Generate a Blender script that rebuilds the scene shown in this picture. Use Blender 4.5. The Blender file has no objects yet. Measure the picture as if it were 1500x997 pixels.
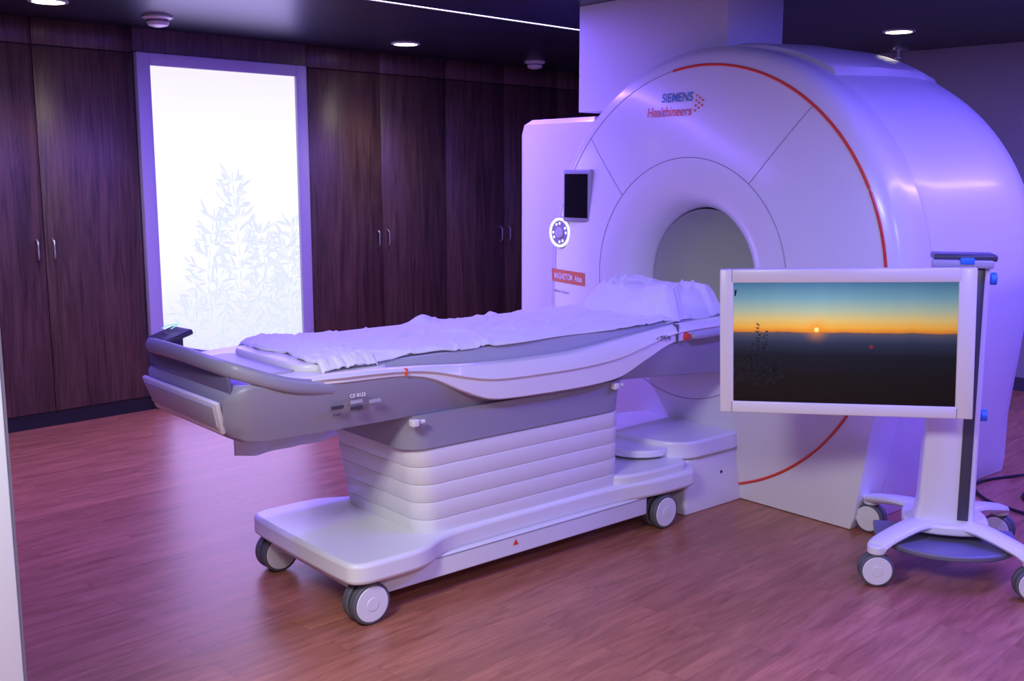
import bpy, bmesh, math, random
from mathutils import Vector, Matrix, noise
random.seed(7)
S=bpy.context.scene
COL=S.collection
S.view_settings.view_transform='Standard'
S.view_settings.look='None'
MROT=math.radians(-5.0)
CEIL=2.54

# ------------------------------------------------------------------ materials
def srgb(r,g,b):
    def c(x):
        x/=255.0
        return x/12.92 if x<=0.04045 else ((x+0.055)/1.055)**2.4
    return (c(r),c(g),c(b),1)
def pmat(name,col,rough=.4,metal=0,coat=0,emit=None,estr=0,bump=0,bscale=60,sheen=0,var=0.0):
    m=bpy.data.materials.new(name);m.use_nodes=True
    nt=m.node_tree;b=nt.nodes['Principled BSDF']
    b.inputs['Base Color'].default_value=col
    b.inputs['Roughness'].default_value=rough
    b.inputs['Metallic'].default_value=metal
    b.inputs['Coat Weight'].default_value=coat
    b.inputs['Coat Roughness'].default_value=.15
    if sheen: b.inputs['Sheen Weight'].default_value=sheen
    if emit:
        b.inputs['Emission Color'].default_value=emit
        b.inputs['Emission Strength'].default_value=estr
    tc=nt.nodes.new('ShaderNodeTexCoord')
    n=nt.nodes.new('ShaderNodeTexNoise');n.inputs['Scale'].default_value=bscale
    nt.links.new(tc.outputs['Object'],n.inputs['Vector'])
    if bump:
        bp=nt.nodes.new('ShaderNodeBump');bp.inputs['Strength'].default_value=bump;bp.inputs['Distance'].default_value=.01
        nt.links.new(n.outputs['Fac'],bp.inputs['Height']);nt.links.new(bp.outputs['Normal'],b.inputs['Normal'])
    else:
        mr=nt.nodes.new('ShaderNodeMapRange')
        mr.inputs['To Min'].default_value=max(0,rough-.03);mr.inputs['To Max'].default_value=rough+.03
        nt.links.new(n.outputs['Fac'],mr.inputs['Value']);nt.links.new(mr.outputs['Result'],b.inputs['Roughness'])
    return m
WHITE=pmat('white_plastic',(.77,.77,.80,1),.36,coat=.2)
WHITE2=pmat('white_cover',(.80,.80,.83,1),.30,coat=.35)
GRAY=pmat('grey_plastic',(.31,.31,.40,1),.38)
LGRAY=pmat('light_grey_plastic',(.42,.42,.50,1),.38)
DGRAY=pmat('dark_grey_plastic',(.06,.06,.085,1),.35)
BLACK=pmat('black_rubber',(.01,.01,.012,1),.5)
GLASSBLK=pmat('black_glass',(.008,.008,.012,1),.08)
SMOKE=pmat('smoked_panel',(.16,.15,.28,1),.15)
SEAM=pmat('seam_grey',(.36,.36,.42,1),.6)
SEAMD=pmat('seam_dark',(.12,.11,.15,1),.6)
RED=pmat('red_accent',(.75,.07,.04,1),.35)
ORANGE=pmat('orange_label',(.8,.10,.03,1),.4)
TEAL=pmat('logo_teal',(.0,.18,.35,1),.4)
LOGOR=pmat('logo_orange',(.85,.12,.03,1),.4)
WTXT=pmat('white_print',(.95,.95,.95,1),.5)
DTXT=pmat('dark_print',(.05,.05,.07,1),.5)
BLUE=pmat('blue_accent',(.03,.22,.8,1),.35)
CLOTH=pmat('white_cloth',(.82,.82,.85,1),.9,bump=.2,bscale=180,sheen=.2)
METAL=pmat('brushed_metal',(.6,.6,.62,1),.3,metal=.9)
TYRE=pmat('grey_tyre',(.10,.10,.12,1),.6)
BOREM=pmat('bore_liner',(.50,.50,.54,1),.35)
PAINT=pmat('purple_grey_paint',(.30,.28,.34,1),.7,bump=.05,bscale=120)
COLM=pmat('enclosure_paint',(.62,.62,.66,1),.5)
DOORP=pmat('door_paint',(.62,.68,.66,1),.45)
GLOW=pmat('dial_glow',(.9,.9,.9,1),.4,emit=(1,1,1,1),estr=1.0)
GREEN=pmat('icon_green',(.1,.5,.3,1),.4,emit=(.3,1,.7,1),estr=.7)
LAMP=pmat('downlight_lens',(1,1,1,1),.4,emit=(1,.86,.66,1),estr=22)
STRIP=pmat('strip_diffuser',(1,1,1,1),.4,emit=(.72,.62,1,1),estr=4)

def N(nt,t,**k):
    n=nt.nodes.new(t)
    for a,b in k.items(): setattr(n,a,b)
    return n
def wood_cab():
    m=bpy.data.materials.new('dark_walnut_laminate');m.use_nodes=True;nt=m.node_tree;b=nt.nodes['Principled BSDF'];L=nt.links.new
    tc=N(nt,'ShaderNodeTexCoord');mp=N(nt,'ShaderNodeMapping');mp.inputs['Scale'].default_value=(9,9,.7)
    L(tc.outputs['Object'],mp.inputs['Vector'])
    n=N(nt,'ShaderNodeTexNoise');n.inputs['Scale'].default_value=1.6;n.inputs['Detail'].default_value=8;n.inputs['Roughness'].default_value=.66;n.inputs['Distortion'].default_value=1.2
    L(mp.outputs['Vector'],n.inputs['Vector'])
    mp2=N(nt,'ShaderNodeMapping');mp2.inputs['Scale'].default_value=(110,110,3)
    L(tc.outputs['Object'],mp2.inputs['Vector'])
    n2=N(nt,'ShaderNodeTexNoise');n2.inputs['Scale'].default_value=1;n2.inputs['Detail'].default_value=4
    L(mp2.outputs['Vector'],n2.inputs['Vector'])
    mx=N(nt,'ShaderNodeMix');mx.inputs[0].default_value=.35
    L(n.outputs['Fac'],mx.inputs[2]);L(n2.outputs['Fac'],mx.inputs[3])
    r=N(nt,'ShaderNodeValToRGB');r.color_ramp.elements[0].position=.36;r.color_ramp.elements[0].color=(.036,.020,.017,1)
    r.color_ramp.elements[1].position=.66;r.color_ramp.elements[1].color=(.165,.092,.070,1)
    L(mx.outputs[0],r.inputs['Fac']);L(r.outputs['Color'],b.inputs['Base Color'])
    b.inputs['Roughness'].default_value=.40
    bp=N(nt,'ShaderNodeBump');bp.inputs['Strength'].default_value=.08;L(n2.outputs['Fac'],bp.inputs['Height']);L(bp.outputs['Normal'],b.inputs['Normal'])
    return m
def wood_floor():
    m=bpy.data.materials.new('wood_plank_floor');m.use_nodes=True;nt=m.node_tree;b=nt.nodes['Principled BSDF'];L=nt.links.new
    tc=N(nt,'ShaderNodeTexCoord')
    br=N(nt,'ShaderNodeTexBrick');br.offset=.37;br.squash=1
    br.inputs['Scale'].default_value=1;br.inputs['Brick Width'].default_value=1.0;br.inputs['Row Height'].default_value=.13
    br.inputs['Mortar Size'].default_value=.0008;br.inputs['Mortar Smooth'].default_value=.3
    br.inputs['Color1'].default_value=(0,0,0,1);br.inputs['Color2'].default_value=(1,1,1,1);br.inputs['Mortar'].default_value=(.5,.5,.5,1)
    L(tc.outputs['Object'],br.inputs['Vector'])
    mp=N(nt,'ShaderNodeMapping');mp.inputs['Scale'].default_value=(3,22,1)
    L(tc.outputs['Object'],mp.inputs['Vector'])
    add=N(nt,'ShaderNodeVectorMath',operation='ADD')
    sc=N(nt,'ShaderNodeVectorMath',operation='SCALE');sc.inputs['Scale'].default_value=37
    L(br.outputs['Color'],sc.inputs[0]);L(mp.outputs['Vector'],add.inputs[0]);L(sc.outputs[0],add.inputs[1])
    n=N(nt,'ShaderNodeTexNoise');n.inputs['Scale'].default_value=1;n.inputs['Detail'].default_value=9;n.inputs['Roughness'].default_value=.66;n.inputs['Distortion'].default_value=.9
    L(add.outputs[0],n.inputs['Vector'])
    r=N(nt,'ShaderNodeValToRGB');e=r.color_ramp.elements
    e[0].position=.28;e[0].color=(.25,.082,.045,1);e[1].position=.66;e[1].color=(.49,.19,.112,1)
    L(n.outputs['Fac'],r.inputs['Fac'])
    hv=N(nt,'ShaderNodeMapRange');hv.inputs['To Min'].default_value=.92;hv.inputs['To Max'].default_value=1.07
    L(br.outputs['Color'],hv.inputs['Value'])
    mul=N(nt,'ShaderNodeVectorMath',operation='SCALE');L(r.outputs['Color'],mul.inputs[0]);L(hv.outputs['Result'],mul.inputs['Scale'])
    mm=N(nt,'ShaderNodeMix',data_type='RGBA');L(br.outputs['Fac'],mm.inputs[0]);L(mul.outputs[0],mm.inputs[6]);mm.inputs[7].default_value=(.15,.055,.035,1)
    L(mm.outputs[2],b.inputs['Base Color'])
    rr=N(nt,'ShaderNodeMapRange');rr.inputs['To Min'].default_value=.27;rr.inputs['To Max'].default_value=.42
    L(n.outputs['Fac'],rr.inputs['Value']);L(rr.outputs['Result'],b.inputs['Roughness'])
    bp=N(nt,'ShaderNodeBump');bp.inputs['Strength'].default_value=.12;bp.inputs['Distance'].default_value=.004
    L(n.outputs['Fac'],bp.inputs['Height']);L(bp.outputs['Normal'],b.inputs['Normal'])
    return m
def ceil_mat():
    m=bpy.data.materials.new('dark_ceiling_tile');m.use_nodes=True;nt=m.node_tree;b=nt.nodes['Principled BSDF'];L=nt.links.new
    tc=N(nt,'ShaderNodeTexCoord')
    br=N(nt,'ShaderNodeTexBrick');br.offset=0
    br.inputs['Scale'].default_value=1;br.inputs['Brick Width'].default_value=1.2;br.inputs['Row Height'].default_value=.6
    br.inputs['Mortar Size'].default_value=.012
    br.inputs['Color1'].default_value=(.012,.013,.030,1);br.inputs['Color2'].default_value=(.017,.018,.040,1);br.inputs['Mortar'].default_value=(.003,.003,.006,1)
    L(tc.outputs['Object'],br.inputs['Vector']);L(br.outputs['Color'],b.inputs['Base Color'])
    b.inputs['Roughness'].default_value=.34
    return m
WOODC=wood_cab();WOODF=wood_floor();CEILM=ceil_mat()

# ------------------------------------------------------------------ helpers
def group(name,origin=(0,0,0),rot=0.0,frame=None):
    """frame=MROT: origin given in scanner frame"""
    e=bpy.data.objects.new(name,None);COL.objects.link(e);e.empty_display_size=.2
    o=Vector(origin)
    if frame is not None: o=Matrix.Rotation(frame,4,'Z')@o;rot=frame
    e.location=o;e.rotation_euler=(0,0,rot)
    e['ox']=origin[0] if frame is not None else 0;e['oy']=origin[1] if frame is not None else 0
    return e
def mk(name,verts,faces,mat,parent=None,smooth=True,bevel=0,seg=2,mats=None,auto=True):
    me=bpy.data.meshes.new(name)
    me.from_pydata([tuple(v) for v in verts],[],faces);me.update()
    bm=bmesh.new();bm.from_mesh(me);bmesh.ops.recalc_face_normals(bm,faces=bm.faces);bm.to_mesh(me);bm.free()
    me.materials.append(mat)
    o=bpy.data.objects.new(name,me);COL.objects.link(o)
    if parent:
        o.parent=parent;o.location=(-parent['ox'],-parent['oy'],0)
    if bevel:
        b=o.modifiers.new('bevel','BEVEL');b.width=bevel;b.segments=seg;b.limit_method='ANGLE';b.angle_limit=math.radians(35)
    if smooth:
        for p in me.polygons:p.use_smooth=True
        if auto:
            try: me.set_sharp_from_angle(angle=math.radians(40))
            except Exception: pass
    return o
def box(name,x0,x1,y0,y1,z0,z1,mat,parent=None,bevel=0,seg=2):
    v=[(x,y,z) for z in (z0,z1) for y in (y0,y1) for x in (x0,x1)]
    f=[(0,1,3,2),(4,6,7,5),(0,4,5,1),(2,3,7,6),(0,2,6,4),(1,5,7,3)]
    return mk(name,v,f,mat,parent,bevel>0,bevel,seg,auto=False)
def loft(name,rings,mat,parent=None,capa=True,capb=True,closed=True,smooth=True,bevel=0):
    n=len(rings[0]);v=[p for r in rings for p in r];f=[]
    for i in range(len(rings)-1):
        for j in range(n if closed else n-1):
            k=(j+1)%n
            f.append((i*n+j,i*n+k,(i+1)*n+k,(i+1)*n+j))
    if capa:f.append(tuple(range(n)))
    if capb:f.append(tuple((len(rings)-1)*n+j for j in range(n)))
    return mk(name,v,f,mat,parent,smooth,bevel)
def basis(d):
    d=Vector(d).normalized()
    a=Vector((0,0,1)) if abs(d.z)<.9 else Vector((1,0,0))
    x=d.cross(a).normalized();y=d.cross(x).normalized();return x,y
def cyl(name,p0,p1,r,mat,parent=None,n=32,r1=None,bevel=0):
    p0=Vector(p0);p1=Vector(p1);x,y=basis(p1-p0);r1=r if r1 is None else r1
    R=[]
    for p,q in((p0,r),(p1,r1)):
        R.append([p+x*math.cos(2*math.pi*i/n)*q+y*math.sin(2*math.pi*i/n)*q for i in range(n)])
    return loft(name,R,mat,parent,bevel=bevel)
def tube(name,pts,r,mat,parent=None,n=8,closed=False,flat=None):
    pts=[Vector(p) for p in pts];R=[]
    m=len(pts)
    for i,p in enumerate(pts):
        a=pts[i-1] if (i>0 or closed) else p
        b=pts[(i+1)%m] if (i<m-1 or closed) else p
        d=(b-a).normalized()
        if flat:
            s=Vector((d.y,-d.x,0)).normalized();up=Vector((0,0,1))
            R.append([p+s*flat[0]*math.cos(2*math.pi*k/n)+up*flat[1]*math.sin(2*math.pi*k/n) for k in range(n)])
        else:
            x,y=basis(d)
            R.append([p+x*math.cos(2*math.pi*k/n)*r+y*math.sin(2*math.pi*k/n)*r for k in range(n)])
    if closed:R.append(R[0])
    return loft(name,R,mat,parent,capa=not closed,capb=not closed)
def spline(pts,n=8):
    P=[Vector(p) for p in pts];out=[]
    for i in range(len(P)-1):
        a=P[max(i-1,0)];b=P[i];c=P[i+1];d=P[min(i+2,len(P)-1)]
        for k in range(n):
            t=k/n
            out.append(.5*((2*b)+(c-a)*t+(2*a-5*b+4*c-d)*t*t+(3*b-a-3*c+d)*t**3))
    out.append(P[-1]);return out
def chaikin(pts,it=3):
    for _ in range(it):
        q=[]
        for i in range(len(pts)):
            a=Vector(pts[i]);b=Vector(pts[(i+1)%len(pts)])
            q+= [a*.75+b*.25,a*.25+b*.75]
        pts=q
    return pts
def rrect(x0,x1,y0,y1,r,n=6):
    out=[]
    for cx,cy,a0 in((x1-r,y1-r,0),(x0+r,y1-r,90),(x0+r,y0+r,180),(x1-r,y0+r,270)):
        for k in range(n+1):
            a=math.radians(a0+90*k/n);out.append((cx+r*math.cos(a),cy+r*math.sin(a)))
    return out
def prism(name,outline,z0,z1,mat,parent=None,bevel=0,seg=3):
    R=[[(p[0],p[1],z0) for p in outline],[(p[0],p[1],z1) for p in outline]]
    o=loft(name,R,mat,parent,bevel=0)
    if bevel:
        b=o.modifiers.new('bevel','BEVEL');b.width=bevel;b.segments=seg;b.limit_method='ANGLE';b.angle_limit=math.radians(50)
    return o
def lerp(tab,x):
    if x<=tab[0][0]:return tab[0][1]
    for (a,b),(c,d) in zip(tab,tab[1:]):
        if x<=c:
            t=(x-a)/(c-a) if c>a else 1
            return b+(d-b)*t
    return tab[-1][1]
def slerp(tab,x):
    if x<=tab[0][0]:return tab[0][1]
    for i in range(len(tab)-1):
        (a,b),(c,d)=tab[i],tab[i+1]
        if x<=c:
            p0=tab[max(i-1,0)][1];p3=tab[min(i+2,len(tab)-1)][1]
            t=(x-a)/(c-a)
            return .5*((2*b)+(d-p0)*t+(2*p0-5*b+4*d-p3)*t*t+(3*b-p0-3*d+p3)*t**3)
    return tab[-1][1]
def text(name,s,loc,size,mat,parent,rot=(math.radians(90),0,math.radians(-90)),align='LEFT',sx=1.0,bold=0):
    c=bpy.data.curves.new(name,'FONT');c.body=s;c.size=size;c.extrude=.0008;c.align_x=align;c.offset=bold
    c.materials.append(mat)
    o=bpy.data.objects.new(name,c);COL.objects.link(o);o.parent=parent
    o.location=(loc[0]-parent['ox'],loc[1]-parent['oy'],loc[2]);o.rotation_euler=rot;o.scale=(sx,1,1);return o
def textmesh(s,size,bold=0):
    c=bpy.data.curves.new('tmp','FONT');c.body=s;c.size=size;c.offset=bold
    o=bpy.data.objects.new('tmp',c);COL.objects.link(o)
    bpy.context.view_layer.update()
    me=bpy.data.meshes.new_from_object(o.evaluated_get(bpy.context.evaluated_depsgraph_get()))
    V=[tuple(v.co) for v in me.vertices];F=[tuple(p.vertices) for p in me.polygons]
    bpy.data.objects.remove(o);bpy.data.curves.remove(c);bpy.data.meshes.remove(me)
    return V,F

# ------------------------------------------------------------------ room
WY=6.73;WX=8.15
box('floor',-2.2,WX+.1,-2.6,WY+.1,-.1,0,WOODF)
box('ceiling',-2.2,WX+.1,-2.6,WY+.1,CEIL,CEIL+.1,CEILM)
box('wall_far',WX,WX+.1,-2.6,WY+.1,0,CEIL,PAINT)
box('wall_right',-2.2,WX,-2.7,-2.6,0,CEIL,PAINT)
box('wall_near',-2.3,-2.2,-2.6,WY+.1,0,CEIL,PAINT)
box('wall_left',-2.2,WX,WY+.05,WY+.15,0,CEIL,PAINT)
box('baseboard_far',WX-.015,WX,-2.6,WY-.1,0,.1,DGRAY)
cab=group('built_in_cabinet',(3,WY,0));
cab['ox']=3;cab['oy']=WY
box('carcass',-2.2,WX,WY+.012,WY+.05,0,CEIL,BLACK,cab)
box('toe_kick',-2.2,WX-.02,WY+.004,WY+.012,0,.10,BLACK,cab)
seams=[-2.2,-1.4,-.75,-.1,.6,1.28,1.96,2.63,3.275]
def doorrow(xs):
    for a,b in zip(xs,xs[1:]):
        g=.0025
        box('cabinet_door',a+g,b-g,WY-.012,WY+.012,.10,2.375,WOODC,cab,.002,1)
        box('transom_panel',a+g,b-g,WY-.012,WY+.012,2.382,CEIL,WOODC,cab,.002,1)
doorrow(seams);doorrow([4.615,5.306,5.998,6.69,7.38,8.1])
box('transom_over_panel',3.275,4.615,WY-.012,WY+.012,2.39,CEIL,WOODC,cab)
def handle(x,z):
    P=spline([(x,WY-.012,z-.065),(x,WY-.036,z-.05),(x,WY-.038,z),(x,WY-.036,z+.05),(x,WY-.012,z+.065)],5)
    tube('pull_handle',P,.007,METAL,cab,8)
for x,z in((2.63,1.13),(5.306,1.09),(6.69,1.07),(1.28,1.13)):
    handle(x-.05,z);handle(x+.05,z)

# light panel with botanical graphic
lp=group('backlit_wall_panel',(3.94,WY,0));lp['ox']=3.94;lp['oy']=WY
X0,X1,ZB,ZT=3.285,4.60,.06,2.385
fw=.092
FRAME=pmat('panel_frame',(.50,.47,.64,1),.4)
for nm,a in(('frame_left',(X0,X0+fw,ZB,ZT)),('frame_right',(X1-fw,X1,ZB,ZT)),('frame_top',(X0+fw,X1-fw,ZT-.08,ZT)),('frame_bottom',(X0+fw,X1-fw,ZB,ZB+.08))):
    box(nm,a[0],a[1],WY-.045,WY+.012,a[2],a[3],FRAME,lp,.004)
def panel_mat():
    m=bpy.data.materials.new('backlit_glass');m.use_nodes=True;nt=m.node_tree;b=nt.nodes['Principled BSDF'];L=nt.links.new
    tc=N(nt,'ShaderNodeTexCoord');sp=N(nt,'ShaderNodeSeparateXYZ');L(tc.outputs['Generated'],sp.inputs[0])
    r=N(nt,'ShaderNodeValToRGB');e=r.color_ramp.elements
    e[0].position=0;e[0].color=(.55,.50,1,1);e[1].position=1;e[1].color=(.86,.82,1,1)
    x=e.new(.15);x.color=(.76,.78,1,1);x=e.new(.4);x.color=(.90,.94,1,1);x=e.new(.75);x.color=(.97,.97,1,1)
    L(sp.outputs['Z'],r.inputs['Fac']);L(r.outputs['Color'],b.inputs['Emission Color'])
    b.inputs['Emission Strength'].default_value=1.06;b.inputs['Base Color'].default_value=(.1,.1,.12,1);b.inputs['Roughness'].default_value=.3
    return m
box('glass',X0+fw,X1-fw,WY-.02,WY+.01,ZB+.07,ZT-.07,panel_mat(),lp)
LM=[pmat('leaf_print_pale',(.05,.05,.06,1),.5,emit=(.87,.91,1,1),estr=.94),pmat('leaf_print_mid',(.05,.05,.06,1),.5,emit=(.80,.86,.96,1),estr=.94)]
for k in range(2):
    v=[];f=[]
    y=WY-.0215-.0008*k
    def leaf(cx,cz,ang,ln,w):
        dx,dz=math.cos(ang),math.sin(ang)
        pr=[(0,0),(.25,.8),(.55,1),(1,0),(.55,-1),(.25,-.8)]
        b0=len(v)
        for a,s in pr:
            px=cx+dx*a*ln-dz*s*w;pz=cz+dz*a*ln+dx*s*w
            px=min(max(px,X0+fw+.003),X1-fw-.003);pz=min(max(pz,ZB+.085),ZT-.085)
            v.append((px,y,pz))
        f.append(tuple(range(b0,b0+6)))
    stems=[(3.98,.3,1.62,.02),(4.16,.3,1.25,.05),(3.80,.3,1.36,-.06),(4.34,.3,1.15,.06),(3.66,.3,.75,-.06),(4.45,.3,1.3,-.02)]
    for sx,z0,z1,ln in stems:
        nseg=int((z1-z0)/.085)
        for i in range(nseg):
            z=z0+(z1-z0)*i/nseg
            x=sx+ln*math.sin(i*.3)
            leaf(x,z,math.pi/2+random.uniform(-.06,.06),.10,.004)
            for side in (-1,1):
                L0=(.26*(1-(z-z0)/(z1-z0))+.07)*random.uniform(.6,1.1)
                an=math.pi/2-side*random.uniform(.7,1.15)
                leaf(x,z,an,L0,.0022)
                for q in range(3):
                    t=(q+random.random())/3
                    leaf(x+math.cos(an)*L0*t,z+math.sin(an)*L0*t,an+random.uniform(-.8,.8),random.uniform(.06,.13),random.uniform(.007,.013))
    mk('botanical_print_%d'%(k+1),v,f,LM[k],lp,False)

# door leaf at the left edge
dr=group('door_1',(0.82,2.33,0));dr['ox']=.82;dr['oy']=2.33
box('leaf',-.10,.80,2.325,2.37,.01,2.1,DOORP,dr,.004)
box('edge_strip',.80,.806,2.327,2.368,.01,2.1,SEAMD,dr)
cyl('lever_rose',(.02,2.325,1.0),(.02,2.31,1.0),.026,METAL,dr)
tube('lever',[(.02,2.315,1.0),(.02,2.28,1.0),(.04,2.27,1.0),(.13,2.27,1.0)],.009,METAL,dr)

# ceiling fixtures
def downlight(x,y,e=220):
    g=group('downlight',(x,y,0));g['ox']=x;g['oy']=y
    n=32
    R=[[(x+r*math.cos(2*math.pi*i/n),y+r*math.sin(2*math.pi*i/n),z) for i in range(n)] for r,z in((.105,CEIL),(.105,CEIL-.008),(.085,CEIL-.010),(.082,CEIL-.002))]
    loft('trim_ring',R,WHITE,g,capa=False,capb=False)
    cyl('lens',(x,y,CEIL-.006),(x,y,CEIL-.001),.083,LAMP,g)
    l=bpy.data.lights.new('lamp','SPOT');l.energy=e;l.spot_size=math.radians(125);l.spot_blend=.9;l.color=(1,.80,.58);l.shadow_soft_size=.07
    o=bpy.data.objects.new('lamp',l);COL.objects.link(o);o.parent=g;o.location=(0,0,CEIL-.03)
for x,y,e in((2.47,6.03,42),(5.08,6.12,38),(6.96,3.26,20),(.2,5.99,34)): downlight(x,y,e)
def detector(x,y,s=1.0):
    g=group('smoke_detector',(x,y,0));g['ox']=x;g['oy']=y
    n=28
    prof=[(.075,0),(.078,-.012),(.06,-.02),(.055,-.03),(.058,-.036),(.05,-.05),(.02,-.058)]
    R=[[(x+s*r*math.cos(2*math.pi*i/n),y+s*r*math.sin(2*math.pi*i/n),CEIL+s*z) for i in range(n)] for r,z in prof]
    loft('housing',R,WHITE,g)
    cyl('sensor_slots',(x,y,CEIL-.022*s),(x,y,CEIL-.029*s),.0585*s,DGRAY,g)
detector(3.16,6.13,1.15);detector(6.63,6.29,1.15)
sp=group('fire_sprinkler',(7.92,3.7,0));sp['ox']=7.92;sp['oy']=3.7
cyl('escutcheon',(7.92,3.7,CEIL),(7.92,3.7,CEIL-.015),.07,METAL,sp)
cyl('stem',(7.92,3.7,CEIL-.015),(7.92,3.7,CEIL-.07),.02,METAL,sp)
cyl('deflector',(7.92,3.7,CEIL-.07),(7.92,3.7,CEIL-.08),.045,METAL,sp)

def arealight(name,loc,size,e,col,rot=(0,0,0),parent=None):
    l=bpy.data.lights.new(name,'AREA');l.shape='RECTANGLE';l.size=size[0];l.size_y=size[1];l.energy=e;l.color=col
    o=bpy.data.objects.new(name,l);COL.objects.link(o);o.location=loc;o.rotation_euler=rot
    if parent:o.parent=parent
    return o
PUR=(.17,.10,1.0)
def ledstrip(x0,x1,y,e,col=PUR):
    g=group('linear_ceiling_light',((x0+x1)/2,y,0));g['ox']=(x0+x1)/2;g['oy']=y
    box('diffuser',x0,x1,y-.022,y+.022,CEIL-.006,CEIL-.001,STRIP,g)
    box('channel_a',x0,x1,y-.032,y-.022,CEIL-.01,CEIL,DGRAY,g);box('channel_b',x0,x1,y+.022,y+.032,CEIL-.01,CEIL,DGRAY,g)
    arealight('led',(0,0,CEIL-.012),(x1-x0,.04),e,col,parent=g)
ledstrip(.4,5.85,4.7,165,(.20,.10,1.0))
ledstrip(3.2,8.0,.75,235,(.15,.10,1.0))
arealight('panel_glow',(0,-.06,1.2),(1.1,2.1),20,(.40,.26,1.0),rot=(math.radians(-90),0,0),parent=lp)

# ------------------------------------------------------------------ scanner
VC=3.43;ZC=1.08
sc=group('mri_scanner',(5.0,VC,0),frame=MROT)
PROF=[(.35,5.60),(.35,4.32),(.353,4.22),(.362,4.15),(.385,4.095),(.415,4.06),(.45,4.04),(.50,4.03),(.56,4.034),(.62,4.043),(.72,4.058),(.85,4.082),(.95,4.102),(1.02,4.12),(1.045,4.127),(1.09,4.142),(1.118,4.165),(1.135,4.20),(1.14,4.25),(1.14,4.33)]
PR=sorted([(r,u) for r,u in PROF if u<4.3])
def usurf(r):return lerp(PR,r)
NA=160
def outpt(R,a,zmin=0.004):
    c,s=math.cos(a),math.sin(a)
    if s>=0:t=R
    else:
        sp_=-s
        if c<0:t=min(R/max(-c,1e-6),ZC/sp_)
        else:
            k=(R-.93)/ZC
            t=min(R/(c+k*sp_),ZC/sp_)
    return (VC-t*c,max(ZC+t*s,zmin))
def ring(R,u,full=True):
    out=[]
    for i in range(NA):
        a=2*math.pi*i/NA
        if full: v,z=outpt(R,a)
        else: v=VC-R*math.cos(a);z=max(ZC+R*math.sin(a),.012)
        out.append((u,v,z))
    return out
faceR=[ring(r,u,r>1.05) for r,u in PROF]
loft('front_cover',faceR,WHITE2,sc,capa=False,capb=False)
loft('bore_liner',[ring(.346,4.20,False),ring(.346,5.62,False)],BOREM,sc,capa=False,capb=False)
BP=[(1.10,4.33),(1.125,4.335),(1.135,4.36),(1.145,4.5),(1.16,4.8),(1.165,5.05),(1.155,5.25),(1.12,5.42),(1.05,5.55),(.94,5.63),(.80,5.68),(.45,5.69),(.36,5.62)]
loft('barrel_cover',[ring(r,u,r>.9) for r,u in BP],WHITE,sc,capa=False,capb=False)
def facearc(name,R,a0,a1,rad,mat,n=90,du=0.0):
    P=[(usurf(R)+du,VC-R*math.cos(math.radians(a0+(a1-a0)*i/n)),max(.006,ZC+R*math.sin(math.radians(a0+(a1-a0)*i/n)))) for i in range(n+1)]
    tube(name,P,rad,mat,sc,6)
facearc('red_trim_ring',1.045,100,-95,.0075,RED,140)
facearc('trim_seam',1.045,100,182,.0025,SEAM)
facearc('inner_seam',.60,0,360,.0025,SEAM,120)
for an in(52,137):
    a=math.radians(an);P=[]
    for i in range(20):
        r=.60+(1.04-.60)*i/19;P.append((usurf(r),VC-r*math.cos(a),ZC+r*math.sin(a)))
    tube('radial_seam',P,.0025,SEAM,sc,6)
def bR(u):return lerp([(b,a) for a,b in BP[:9]],u)
rows=[]
for u,o in((4.37,-.01),(4.375,.02),(4.40,.028),(4.75,.028),(5.15,.026),(5.30,.012),(5.34,-.01)):
    row=[]
    for i in range(25):
        a=math.radians(58+(112-58)*i/24)
        oo=o if 0<i<24 else -.01
        R=bR(u)+oo;row.append((u,VC-R*math.cos(a),ZC+R*math.sin(a)))
    rows.append(row)
v=[p for r in rows for p in r];f=[]
for i in range(len(rows)-1):
    for j in range(24):
        f.append((i*25+j,i*25+j+1,(i+1)*25+j+1,(i+1)*25+j))
mk('top_service_cover',v,f,WHITE,sc)
R=[]
for z,g in((0.0,0),(1.84,0),(1.90,.012),(1.93,.05)):
    R.append([(p[0],p[1],z) for p in rrect(4.36+g,4.86-g,4.2+g,5.09-g,.07-g*.3)])
loft('side_cabinet',R,WHITE,sc)
box('display_bezel',4.065,4.13,4.135,4.355,1.335,1.625,LGRAY,sc,.012,3)
box('display_screen',4.061,4.07,4.155,4.335,1.36,1.60,GLASSBLK,sc)
def ringmesh(name,u,vc,zc,r0,r1,th,mat,n=40):
    R=[[(uu,vc+r*math.cos(2*math.pi*i/n),zc+r*math.sin(2*math.pi*i/n)) for i in range(n)] for r,uu in((r0,u),(r1,u),(r1,u-th),(r0,u-th),(r0,u))]
    return loft(name,R,mat,sc,capa=False,capb=False)
DV,DZ=4.41,1.27
cyl('dial_base',(4.15,DV,DZ),(4.098,DV,DZ),.090,LGRAY,sc,40,bevel=.006)
ringmesh('dial_ring_light',4.099,DV,DZ,.070,.084,.006,GLOW)
ringmesh('dial_face',4.099,DV,DZ,.034,.066,.004,LGRAY)
cyl('dial_knob',(4.1,DV,DZ),(4.086,DV,DZ),.030,WHITE,sc,32,bevel=.004)
for i in range(12):
    if i%3==1: continue
    a=i*math.pi/6
    cyl('dial_key',(4.1,DV+.052*math.cos(a),DZ+.052*math.sin(a)),(4.094,DV+.052*math.cos(a),DZ+.052*math.sin(a)),.0075,GLOW,sc,12)
def patch(name,v0,v1,z0,z1,mat,off=.003,nv=24):
    V=[];F=[]
    for i in range(nv+1):
        vv=v0+(v1-v0)*i/nv
        for zz in(z0,z1):
            r=min(math.hypot(vv-VC,zz-ZC),1.138);V.append((usurf(r)-off,vv,zz))
    for i in range(nv):F.append((2*i,2*i+1,2*i+3,2*i+2))
    return mk(name,V,F,mat,sc)
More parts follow.
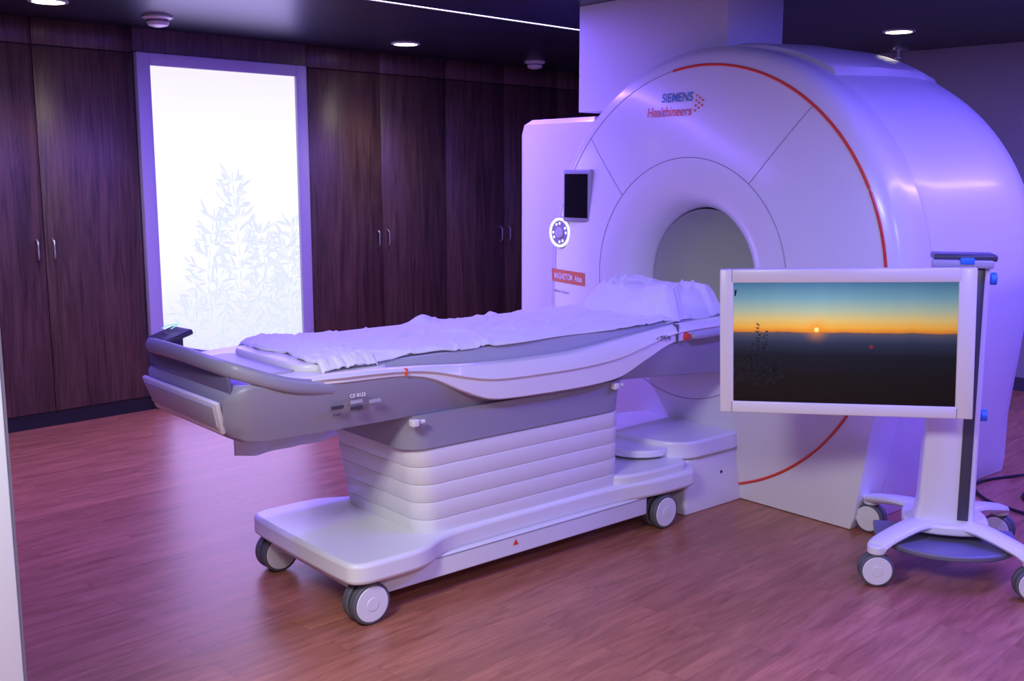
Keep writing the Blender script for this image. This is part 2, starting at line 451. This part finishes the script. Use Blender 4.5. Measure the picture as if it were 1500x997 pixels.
def facetext(name,s,v0,z0,size,mat,width=None,bold=0,off=.005):
    V,F=textmesh(s,size,bold)
    w=max(p[0] for p in V);k=(width/w) if width else 1
    W=[]
    for x,y,_ in V:
        vv=v0-x*k;zz=z0+y;r=min(math.hypot(vv-VC,zz-ZC),1.138);W.append((usurf(r)-off,vv,zz))
    return mk(name,W,F,mat,sc,False)
patch('label_band',4.165,4.568,.985,1.058,ORANGE)
facetext('label_text','MAGNETOM  Altea',4.485,1.005,.048,WTXT,.30,.0012)
facetext('system_text','BioMatrix System',4.49,.925,.022,DTXT,.17)
facetext('brand_text_a','SIEMENS',3.655,1.955,.062,TEAL,.205,.0008)
facetext('brand_text_b','Healthineers',3.745,1.885,.068,LOGOR,.30,.0008)
for i,(a,b) in enumerate([(0,0),(0,1),(1,.5),(1,1.5),(2,1),(1,-.5),(0,-1),(2,0),(.0,2)]):
    vv=3.425-.020*a;zz=1.93+.024*b;uu=usurf(math.hypot(vv-VC,zz-ZC))
    cyl('brand_dot',(uu+.004,vv,zz),(uu-.004,vv,zz),.0055,LOGOR,sc,10)
prism('dock_base',rrect(3.72,4.18,3.12,3.74,.02),0.0,.27,WHITE,sc,.006)
prism('dock_top',chaikin([(3.60,3.30),(3.70,3.10),(3.90,3.10),(4.18,3.10),(4.18,3.76),(3.60,3.76)],3),.275,.36,WHITE2,sc,.012)
prism('dock_lip',chaikin([(3.44,3.22),(3.70,3.14),(3.74,3.6),(3.44,3.6)],2),.30,.335,WHITE2,sc,.008)
cyl('dock_screw',(3.98,3.121,.17),(3.98,3.117,.17),.008,DTXT,sc,12)
arealight('bore_fill',(-.15,0,ZC+.33),(.9,.05),.9,(1,.97,1),parent=sc)  # weak fill added inside the bore to lift its interior

en=group('ceiling_duct_enclosure',(4.55,3.95,0),frame=MROT)
prism('casing',rrect(4.30,4.76,3.42,4.478,.006,2),1.95,CEIL,COLM,en,.003)

# ------------------------------------------------------------------ patient table
VT=3.42
tb=group('patient_table',(2.8,VT,0),frame=MROT)
def hullsec(u,w,zb,zt,wb,rb=.03):
    h=[(wb-.04,zb),(wb,zb+.012),(wb+(w-wb)*.35,zb+.06*(zt-zb)/.2),(w-.004,zb+.75*(zt-zb)),(w,zt-.012),(w-.012,zt)]
    L_=[(u,VT-a,b) for a,b in h];R_=[(u,VT+a,b) for a,b in reversed(h)]
    return L_+R_
H=[]
for u,w,zb,zt,wb in((1.425,.29,.83,.885,.27),(1.432,.33,.785,.90,.285),(1.46,.362,.745,.925,.30),(1.50,.372,.725,.935,.31),(1.56,.378,.716,.93,.315),(1.8,.382,.714,.925,.32),(2.07,.382,.714,.905,.32),(2.3,.376,.714,.86,.32),(2.9,.376,.714,.86,.32),(3.3,.378,.708,.88,.32),(3.6,.378,.69,.90,.32),(4.02,.378,.655,.915,.32)):
    H.append(hullsec(u,w,zb,zt,wb))
loft('hull',H,GRAY,tb)
ZT_=[(1.52,.925),(1.8,.934),(2.07,.924),(2.43,.897),(2.77,.888),(3.0,.893),(3.3,.92),(3.6,.942),(4.02,.948)]
ZB_=[(1.52,.905),(1.81,.898),(2.07,.89),(2.2,.862),(2.35,.795),(2.47,.752),(2.62,.740),(2.98,.735),(3.18,.750),(3.35,.81),(3.5,.86),(3.87,.865),(4.02,.865)]
for sgn,nm in((-1,'side_rail_near'),(1,'side_rail_far')):
    R=[];n=90
    for i in range(n+1):
        u=1.60+(4.02-1.60)*i/n
        zt=slerp(ZT_,u);zb=min(slerp(ZB_,u),zt-.012)
        zm=zt-(zt-zb)*.45
        ins=.022*max(0,1-(u-1.60)/.22)
        sec=[(.318,zt-.006),(.372-ins,zt+.002),(.388-ins,zt-.006),(.400-ins*1.4,zm+.004),(.388-ins,zm-.006),(.388-ins,zb+.006),(.380-ins,zb),(.318,zb)]
        R.append([(u,VT+sgn*a,b) for a,b in sec])
    loft(nm,R,WHITE2,tb)
prism('foot_deck',chaikin([(1.48,VT-.32),(1.9,VT-.345),(2.1,VT-.33),(2.1,VT+.33),(1.9,VT+.345),(1.48,VT+.32),(1.45,VT)],3),.88,.930,WHITE,tb,.008)
prism('foot_deck_inset',chaikin([(1.55,VT-.22),(1.78,VT-.26),(1.78,VT+.26),(1.55,VT+.22)],3),.926,.936,LGRAY,tb,.004)
box('deck',2.0,4.02,VT-.33,VT+.33,.84,.878,GRAY,tb)
prism('table_top',rrect(1.72,4.25,VT-.285,VT+.285,.10,8),.925,.955,WHITE,tb,.01)
prism('table_top_side',rrect(1.90,4.02,VT-.305,VT+.305,.05,8),.87,.944,LGRAY,tb,.006)
HP=[(1.90,.352,.868),(1.78,.366,.888),(1.66,.377,.910),(1.57,.378,.936),(1.49,.36,.966),(1.44,.315,.985),(1.415,.18,.998)]
P=spline([(a,VT-b,c) for a,b,c in HP]+[(1.41,VT,1.002)]+[(a,VT+b,c) for a,b,c in reversed(HP)],10)
tube('end_handle',P,.02,GRAY,tb,14,flat=(.016,.027))
def slab(name,p,th,mat,parent=tb,bevel=.006):
    p=[Vector(q) for q in p];nrm=(p[1]-p[0]).cross(p[3]-p[0]).normalized()*th
    v=p+[q+nrm for q in p]
    return mk(name,v,[(0,1,2,3),(7,6,5,4),(0,4,5,1),(1,5,6,2),(2,6,7,3),(3,7,4,0)],mat,parent,True,bevel,auto=False)
slab('recess_panel',[(1.440,VT-.335,.89),(1.440,VT+.335,.89),(1.432,VT+.325,.975),(1.432,VT-.325,.975)],.012,SMOKE)
slab('end_tray',[(1.450,VT-.275,.765),(1.450,VT+.275,.765),(1.415,VT+.31,.88),(1.415,VT-.31,.88)],-.018,WHITE)
slab('end_tray_lip',[(1.43,VT-.265,.785),(1.43,VT+.265,.785),(1.405,VT+.29,.865),(1.405,VT-.29,.865)],-.010,LGRAY)
slab('control_pad',[(1.46,VT+.24,1.005),(1.46,VT+.41,1.0),(1.57,VT+.41,1.035),(1.57,VT+.24,1.04)],.02,DGRAY)
box('control_pad_neck',1.50,1.56,VT+.30,VT+.36,.93,1.02,DGRAY,tb,.005)
tube('pad_icon',[(1.50,VT+.35,1.036),(1.53,VT+.36,1.045),(1.55,VT+.32,1.051),(1.53,VT+.30,1.046),(1.51,VT+.29,1.040)],.002,GREEN,tb)
SY=VT-.383
def hullmark(nm,u0,u1,z0,z1,mat):box(nm,u0,u1,SY-.0005,SY+.006,z0,z1,mat,tb)
for i,(u,z) in enumerate(((1.78,.812),(1.855,.822),(1.855,.80),(1.93,.815))):
    hullmark('hull_marking',u,u+.045,z,z+.012,DTXT if i%2==0 else LGRAY)
text('hull_text_a','max',(1.78,SY-.001,.79),.02,DTXT,tb,rot=(math.radians(90),0,0))
text('hull_text_b','CE 0123',(1.85,SY-.001,.845),.018,WTXT,tb,rot=(math.radians(90),0,0))
text('rail_text','< 250 kg',(3.38,VT-.401,.888),.026,DTXT,tb,rot=(math.radians(90),0,0))
box('rail_mark',2.073,2.079,VT-.3995,VT-.385,.897,.922,ORANGE,tb)
box('joint_seam',3.52,3.526,VT-.399,VT-.37,.86,.945,SEAMD,tb)
P=spline([(3.62,VT-.385,.885),(3.64,VT-.41,.885),(3.78,VT-.415,.887),(3.90,VT-.41,.889),(3.92,VT-.385,.889)],6)
tube('side_grip',P,.01,LGRAY,tb,10,flat=(.008,.014))
cyl('release_button',(3.585,VT-.38,.885),(3.585,VT-.405,.885),.017,RED,tb,20,bevel=.003)
for u in(2.12,3.16):
    box('hook_block',u,u+.03,VT-.37,VT-.34,.695,.722,WHITE,tb,.004)
    cyl('hook_pin',(u+.04,VT-.36,.71),(u+.055,VT-.36,.71),.008,WHITE,tb,12)
R=[[(p[0],p[1],z) for p in rrect(2.13+d,3.27-d,VT-.325+d,VT+.325-d,.10)] for z,d in((.585,.012),(.592,0),(.66,-.005),(.725,-.015))]
loft('pedestal_collar',R,GRAY,tb)
R=[]
zs=.225;nl=5;hh=(.585-zs)/nl
for k in range(nl):
    for t,bul in((0,.0035),(.02,.001),(.05,0),(.5,0),(.95,0),(.98,.001),(1,.0035)):
        z=zs+hh*(k+t);q=(z-zs)/(.585-zs)
        x0=2.215-.055*q;x1=3.30-.02*q;w=.292+.024*q
        R.append([(p[0],p[1],z) for p in rrect(x0+bul,x1-bul,VT-w+bul,VT+w-bul,.09,8)])
loft('pedestal_bellows',R,WHITE,tb)
base=chaikin([(1.83,VT-.30),(1.85,VT-.40),(2.02,VT-.405),(2.16,VT-.40),(2.28,VT-.325),(2.45,VT-.31),(3.15,VT-.31),(3.30,VT-.33),(3.44,VT-.36),(3.60,VT-.365),(3.735,VT-.36),(3.745,VT-.27)]+[(3.745,VT+.27),(3.735,VT+.36),(3.60,VT+.365),(3.44,VT+.36),(3.30,VT+.33),(3.15,VT+.31),(2.45,VT+.31),(2.28,VT+.325),(2.16,VT+.40),(2.02,VT+.405),(1.85,VT+.40),(1.83,VT+.30)],3)
prism('base_plate',base,.165,.245,WHITE,tb,.016)
def sym(pts):return [(u,VT-w) for u,w in pts]+[(u,VT+w) for u,w in reversed(pts)]
prism('base_deck',chaikin(sym([(3.2,.2),(3.25,.31),(3.4,.34),(3.55,.345),(3.70,.34),(3.71,.2)]),2),.22,.285,WHITE,tb,.014)
prism('base_skirt',rrect(1.93,3.42,VT-.335,VT+.335,.015,3),.085,.17,WHITE,tb,.005)
box('skirt_seam',2.0,3.4,VT-.3365,VT-.334,.160,.164,SEAM,tb)
mk('warning_label',[(2.62,VT-.337,.125),(2.65,VT-.337,.125),(2.635,VT-.337,.15)],[(0,1,2)],RED,tb,False)
def caster(g,x,y,r,w,ang,plate,hub=WHITE):
    a=math.radians(ang);ax=Vector((math.cos(a),math.sin(a),0));c=Vector((x,y,r))
    for s in(-1,1):
        cyl('tyre',c+ax*s*(w*.18),c+ax*s*w,r,TYRE,g,36,bevel=.006)
        cyl('wheel_hub',c+ax*s*(w*.9),c+ax*s*(w*1.06),r*.86,hub,g,32,bevel=.003)
        cyl('wheel_cap',c+ax*s*(w*1.04),c+ax*s*(w*1.12),r*.32,hub,g,20,bevel=.002)
    cyl('axle',c-ax*w*.9,c+ax*w*.9,r*.2,DGRAY,g,12)
    cyl('fork',c+Vector((0,0,r*.2)),Vector((x,y,plate)),r*.3,DGRAY,g,16)
for u,v in((1.93,VT-.33),(1.93,VT+.345),(3.52,VT-.315),(3.52,VT+.315)):
    caster(tb,u,v,.078,.042,90,.17)
def clothgrid(name,u0,u1,v0,v1,nu,nv,fn,mat,parent,th=.004):
    V=[];F=[]
    for i in range(nu+1):
        for j in range(nv+1):
            V.append(fn(i/nu,j/nv,u0+(u1-u0)*i/nu,v0+(v1-v0)*j/nv))
    for i in range(nu):
        for j in range(nv):
            a=i*(nv+1)+j;F.append((a,a+1,a+nv+2,a+nv+1))
    o=mk(name,V,F,mat,parent,True,auto=False)
    s=o.modifiers.new('sol','SOLIDIFY');s.thickness=th;s.offset=1
    return o
def ridge(x):return 1-abs(2*noise.noise(x))
def sheetf(s,t,u,v):
    edge=min(t,1-t)
    drop=.016*max(0,1-edge/.04)**1.5
    uu=u;vv=v+.006*math.sin(u*9)+.010*noise.noise(Vector((u*5,1,1)))
    z=.959+.004*noise.noise(Vector((u*4,v*9,0)))
    z+=.010*max(0,ridge(Vector((u*3+v*2,v*3-u,5)))-.80)/.2
    z+=.008*max(0,ridge(Vector((u*6-v*3,v*4,9)))-.82)/.2
    z+=.03*math.exp(-((u-2.62)/.05)**2-((v-3.70)/.03)**2)
    return (uu,vv,z-drop)
clothgrid('bed_sheet',1.90,3.72,VT-.315,VT+.315,220,70,sheetf,CLOTH,tb)
def roll(s,t,u,v):
    z=.968+.010*noise.noise(Vector((u*26,v*14,2)))+.007*noise.noise(Vector((u*60,v*30,2)))+.010*math.sin(s*math.pi)
    dr=.035*max(0,1-min(t,1-t)/.05)
    return (u+.05*noise.noise(Vector((7,v*4,0))),v,z-dr-(.012 if s<.01 or s>.99 else 0))
clothgrid('sheet_fold',1.78,2.0,VT-.325,VT+.33,44,90,roll,CLOTH,tb)
def fall(s,t,u,v):
    z=.95-t*.47-.02*noise.noise(Vector((u*6,0,1)))*t
    return (u,VT+.325+.09*min(1,t*6)+.014*math.sin(u*38+t*3)*t,z)
clothgrid('sheet_overhang',1.80,2.35,0,1,50,24,fall,CLOTH,tb)
def cush(s,t,u,v):
    def ss(a,b,x):
        x=min(max((x-a)/(b-a),0),1);return x*x*(3-2*x)
    lean=.10*(t-.5)
    h=ss(0,.22+lean*.5,s)*ss(0,.10,1-s)*ss(0,.14,t)*ss(0,.12,1-t)
    top=.118-.030*ss(.6,1,s)
    w=noise.noise(Vector((u*5,v*5,8)))*.10
    z=.960+h*top+.024*noise.noise(Vector((u*7,v*7,4)))*(.2+h)
    z+=.018*max(0,ridge(Vector(((u+w)*6+(v-w)*3,(v-w)*4,15)))-.70)/.30*(.35+.65*h)
    z+=.012*max(0,ridge(Vector(((u+w)*5-v*11,v*7,7)))-.72)/.28*(.35+.65*h)
    z-=.022*max(0,1-t/.06)
    uu=u+.03*noise.noise(Vector((v*8,u*8,0)));vv=v+.035*noise.noise(Vector((u*8,v*3,6)))
    return (uu,vv,z)
clothgrid('covered_head_cushion',3.49,4.00,VT-.30,VT+.24,130,120,cush,CLOTH,tb)
prism('head_support',rrect(3.62,3.94,VT-.2,VT+.16,.05),.95,1.01,WHITE,tb,.02)

# ------------------------------------------------------------------ monitor cart
cg=group('monitor_cart',(4.15,1.635,0),rot=math.radians(-61.5))
R=[[(p[0],p[1],z) for p in rrect(-.11+d,.10-d*.2,-.07,.07,.02)] for z,d in((.20,-.02),(.30,0),(.6,.01),(1.27,.02))]
loft('column',R,WHITE,cg)
box('column_slot',.035,.075,-.078,-.066,.24,1.26,DGRAY,cg,.002)
box('column_cap',-.11,.115,-.085,.085,1.27,1.295,DGRAY,cg,.006)
box('top_handle',-.12,.10,-.11,-.08,1.245,1.275,LGRAY,cg,.006)
box('blue_clip',-.02,.03,-.115,-.10,1.26,1.285,BLUE,cg,.003)
for z in(1.20,.66):
    cyl('blue_cap',(.102,-.02,z),(.125,-.02,z),.024,BLUE,cg,20,bevel=.003)
box('mount_arm',-.30,-.02,-.17,-.07,.93,1.01,LGRAY,cg,.01)
tv=bpy.data.objects.new('display_unit',None);COL.objects.link(tv);tv.parent=cg;tv.location=(-.434,-.254,.965);tv.rotation_euler=(0,math.radians(-1.8),0)
tv['ox']=0;tv['oy']=0
W2,H2=.463,.282
box('tv_back',-W2+.01,W2-.01,.0,.06,-H2+.01,H2-.01,WHITE,tv,.012)
def framebox(nm,x0,x1,z0,z1):box(nm,x0,x1,-.03,.02,z0,z1,WHITE2,tv,.004)
framebox('bezel_left',-W2,-W2+.052,-H2,H2);framebox('bezel_right',W2-.062,W2,-H2,H2)
framebox('bezel_top',-W2+.04,W2-.05,H2-.052,H2);framebox('bezel_bottom',-W2+.04,W2-.05,-H2,-H2+.045)
box('tv_mount_plate',-.1,.2,.06,.10,-.1,.1,LGRAY,tv,.006)
def screen_mat():
    m=bpy.data.materials.new('sunset_screen');m.use_nodes=True;nt=m.node_tree;b=nt.nodes['Principled BSDF'];L=nt.links.new
    uv=N(nt,'ShaderNodeUVMap');sp=N(nt,'ShaderNodeSeparateXYZ');L(uv.outputs['UV'],sp.inputs[0])
    def math_(op,a,b_=None,c=None):
        n=N(nt,'ShaderNodeMath',operation=op)
        for i,x in enumerate((a,b_,c)):
            if x is None:continue
            if isinstance(x,(int,float)):n.inputs[i].default_value=x
            else:L(x,n.inputs[i])
        return n.outputs[0]
    mp=N(nt,'ShaderNodeMapping');mp.inputs['Scale'].default_value=(7,0,0);L(uv.outputs['UV'],mp.inputs['Vector'])
    nz=N(nt,'ShaderNodeTexNoise');nz.inputs['Scale'].default_value=1;nz.inputs['Detail'].default_value=5;L(mp.outputs[0],nz.inputs['Vector'])
    y=math_('ADD',sp.outputs['Y'],math_('MULTIPLY',math_('SUBTRACT',nz.outputs['Fac'],.5),-.03))
    r=N(nt,'ShaderNodeValToRGB');r.color_ramp.elements[0].position=0
    e=r.color_ramp.elements;e[0].color=srgb(8,9,13);e[1].position=1;e[1].color=srgb(70,118,165)
    for p,c in((.22,(16,16,21)),(.40,(20,25,42)),(.50,(42,50,78)),(.555,(70,72,104)),(.587,(100,86,96)),(.592,(226,128,44)),(.63,(250,176,70)),(.69,(232,196,122)),(.77,(178,190,172)),(.87,(120,164,190))):
        x=e.new(p);x.color=srgb(*c)
    L(y,r.inputs['Fac'])
    dx=math_('MULTIPLY',math_('SUBTRACT',sp.outputs['X'],.384),1.77);dy=math_('SUBTRACT',sp.outputs['Y'],.612)
    d=math_('SQRT',math_('ADD',math_('MULTIPLY',dx,dx),math_('MULTIPLY',dy,dy)))
    disc=math_('LESS_THAN',d,.020)
    gl=math_('POWER',math_('MAXIMUM',math_('SUBTRACT',1,math_('DIVIDE',d,.15)),0),2.5)
    side=math_('MAXIMUM',math_('SUBTRACT',1,math_('MULTIPLY',math_('ABSOLUTE',dx),.55)),0)
    hsv=N(nt,'ShaderNodeHueSaturation');L(r.outputs['Color'],hsv.inputs['Color'])
    L(math_('ADD',.55,math_('MULTIPLY',side,.5)),hsv.inputs['Value'])
    m1=N(nt,'ShaderNodeMix',data_type='RGBA');L(math_('MULTIPLY',gl,.9),m1.inputs[0]);L(hsv.outputs['Color'],m1.inputs[6]);m1.inputs[7].default_value=srgb(255,150,20)
    m2=N(nt,'ShaderNodeMix',data_type='RGBA');L(disc,m2.inputs[0]);L(m1.outputs[2],m2.inputs[6]);m2.inputs[7].default_value=(1,.85,.35,1)
    dx2=math_('MULTIPLY',math_('SUBTRACT',sp.outputs['X'],.63),1.77);dy2=math_('SUBTRACT',sp.outputs['Y'],.475)
    d2=math_('SQRT',math_('ADD',math_('MULTIPLY',dx2,dx2),math_('MULTIPLY',dy2,dy2)))
    m3=N(nt,'ShaderNodeMix',data_type='RGBA');L(math_('LESS_THAN',d2,.014),m3.inputs[0]);L(m2.outputs[2],m3.inputs[6]);m3.inputs[7].default_value=srgb(130,40,50)
    L(m3.outputs[2],b.inputs['Emission Color']);b.inputs['Emission Strength'].default_value=.95
    b.inputs['Base Color'].default_value=(.004,.004,.004,1);b.inputs['Roughness'].default_value=.25
    b.inputs['Specular IOR Level'].default_value=.25
    return m
x0,x1,z0,z1=-W2+.052,W2-.062,-H2+.045,H2-.052
o=mk('screen',[(x0,-.022,z0),(x1,-.022,z0),(x1,-.022,z1),(x0,-.022,z1)],[(0,1,2,3)],screen_mat(),tv,False)
uvl=o.data.uv_layers.new(name='UVMap')
for l in o.data.loops:
    c=o.data.vertices[l.vertex_index].co
    uvl.data[l.index].uv=((c.x-x0)/(x1-x0),(c.z-z0)/(z1-z0))
SIL=pmat('screen_silhouette',(.008,.008,.011,1),.7)
v=[];f=[]
def sil(fx,fz,an,ln,w):
    cx=x0+(x1-x0)*fx;cz=z0+(z1-z0)*fz;b0=len(v)
    for a,s in((0,0),(.4,1),(1,0),(.4,-1)):
        v.append((min(max(cx+math.cos(an)*a*ln-math.sin(an)*s*w,x0+.001),x1),-.0235,max(cz+math.sin(an)*a*ln+math.cos(an)*s*w,z0+.001)))
    f.append((b0,b0+1,b0+2,b0+3))
for sx,h in((.115,.66),(.150,.60),(.135,.50),(.05,.46),(.19,.42),(.085,.48)):
    k=0
    while k<h-.25:
        z=.25+k;sil(sx+.003*math.sin(k*40),z,1.57,.014,.0010)
        for _ in range(2):
            sd=random.choice((0.8,2.3));sil(sx+random.uniform(-.004,.004),z,sd+random.uniform(-.3,.4),random.uniform(.008,.017),.0024)
        k+=.028
for _ in range(260):
    fx=random.uniform(0,.24);sil(fx,random.uniform(.16,.42-.7*abs(fx-.1)),random.uniform(0,6.28),random.uniform(.010,.020),.0035)
for _ in range(6): sil(.004,random.uniform(.87,.95),random.uniform(-1.2,1.2),.014,.003)
mk('screen_foliage',v,f,SIL,tv,False)
prism('hub',chaikin([(-.15,-.12),(.15,-.12),(.17,.08),(.12,.22),(-.12,.22),(-.17,.08)],2),.185,.225,WHITE,cg,.01)
WH=[(-.27,-.235),(.29,-.235),(-.26,.42),(.27,.42)]
for (x,y) in WH:
    sx=1 if x>0 else -1
    y0=-.04 if y<0 else .14
    P=spline([(sx*.05,y0,.21),(sx*.13,y0+(y-y0)*.3,.21),(x*.86,y*.8 if y<0 else y*.86,.175),(x,y,.155)],6)
    R=[]
    for i,p in enumerate(P):
        a=P[max(i-1,0)];b=P[min(i+1,len(P)-1)];d=(b-a);s=Vector((d.y,-d.x,0)).normalized();w=.06-.018*i/len(P);h=.022
        R.append([p+s*w*math.cos(q)+Vector((0,0,1))*h*math.sin(q) for q in [2*math.pi*k/16 for k in range(16)]])
    loft('arm',R,WHITE,cg)
    cyl('caster_mount',(x,y,.13),(x,y,.165),.036,WHITE,cg,24,bevel=.006)
    caster(cg,x,y,.066,.03,100 if y<0 else 60,.14)
tray=[(.27*math.cos(a),-.03+.25*math.sin(a)) for a in [math.pi+math.pi*i/24 for i in range(25)]]+[(.27,.10),(-.27,.10)]
prism('lower_shelf',tray,.135,.160,pmat('shelf_grey',(.15,.15,.22,1),.4),cg,.008)
cb=group('power_cable',(0,0,0));cb.location=(0,0,0)
def cab_(pts):tube('cable',spline(pts,8),.008,BLACK,cb,8)
cab_([(5.10,1.60,.012),(5.2,1.85,.012),(5.45,2.0,.012),(5.75,1.9,.012),(5.85,1.6,.1),(5.75,1.45,.4),(5.85,1.3,.55),(6.1,1.2,.5),(6.3,1.1,.012)])
cab_([(5.15,1.50,.012),(5.4,1.75,.012),(5.7,1.7,.012),(5.9,1.5,.25),(6.0,1.5,.5),(6.2,1.3,.45),(6.5,1.1,.012)])

# ------------------------------------------------------------------ lights
def fill_light(x,y,e,sx=.6,sy=.6,col=(1,.97,.92)):  # added fill from the camera side, kept out of view
    g=group('added_fill_light',(x,y,0));g['ox']=x;g['oy']=y
    box('frame',x-sx/2-.02,x+sx/2+.02,y-sy/2-.02,y+sy/2+.02,CEIL-.01,CEIL-.001,WHITE,g)  # plate behind the added fill, also out of view
    arealight('panel',(0,0,CEIL-.015),(sx,sy),e,col,parent=g)
fill_light(-.1,1.6,112,1.0,.6,(.98,.96,1))
fill_light(.9,-.7,76,1.0,.6,(.76,.70,1))
w=bpy.data.worlds.new('world');S.world=w;w.use_nodes=True
w.node_tree.nodes['Background'].inputs[0].default_value=(.25,.15,.6,1);w.node_tree.nodes['Background'].inputs[1].default_value=.05

# ------------------------------------------------------------------ camera
cd=bpy.data.cameras.new('camera');cd.sensor_width=36;cd.lens=1540/1500*36;cd.clip_start=.05
co=bpy.data.objects.new('camera',cd);COL.objects.link(co);co.location=(0,0,1.6);co.rotation_euler=(math.radians(81),0,math.radians(-45.3))
S.camera=co
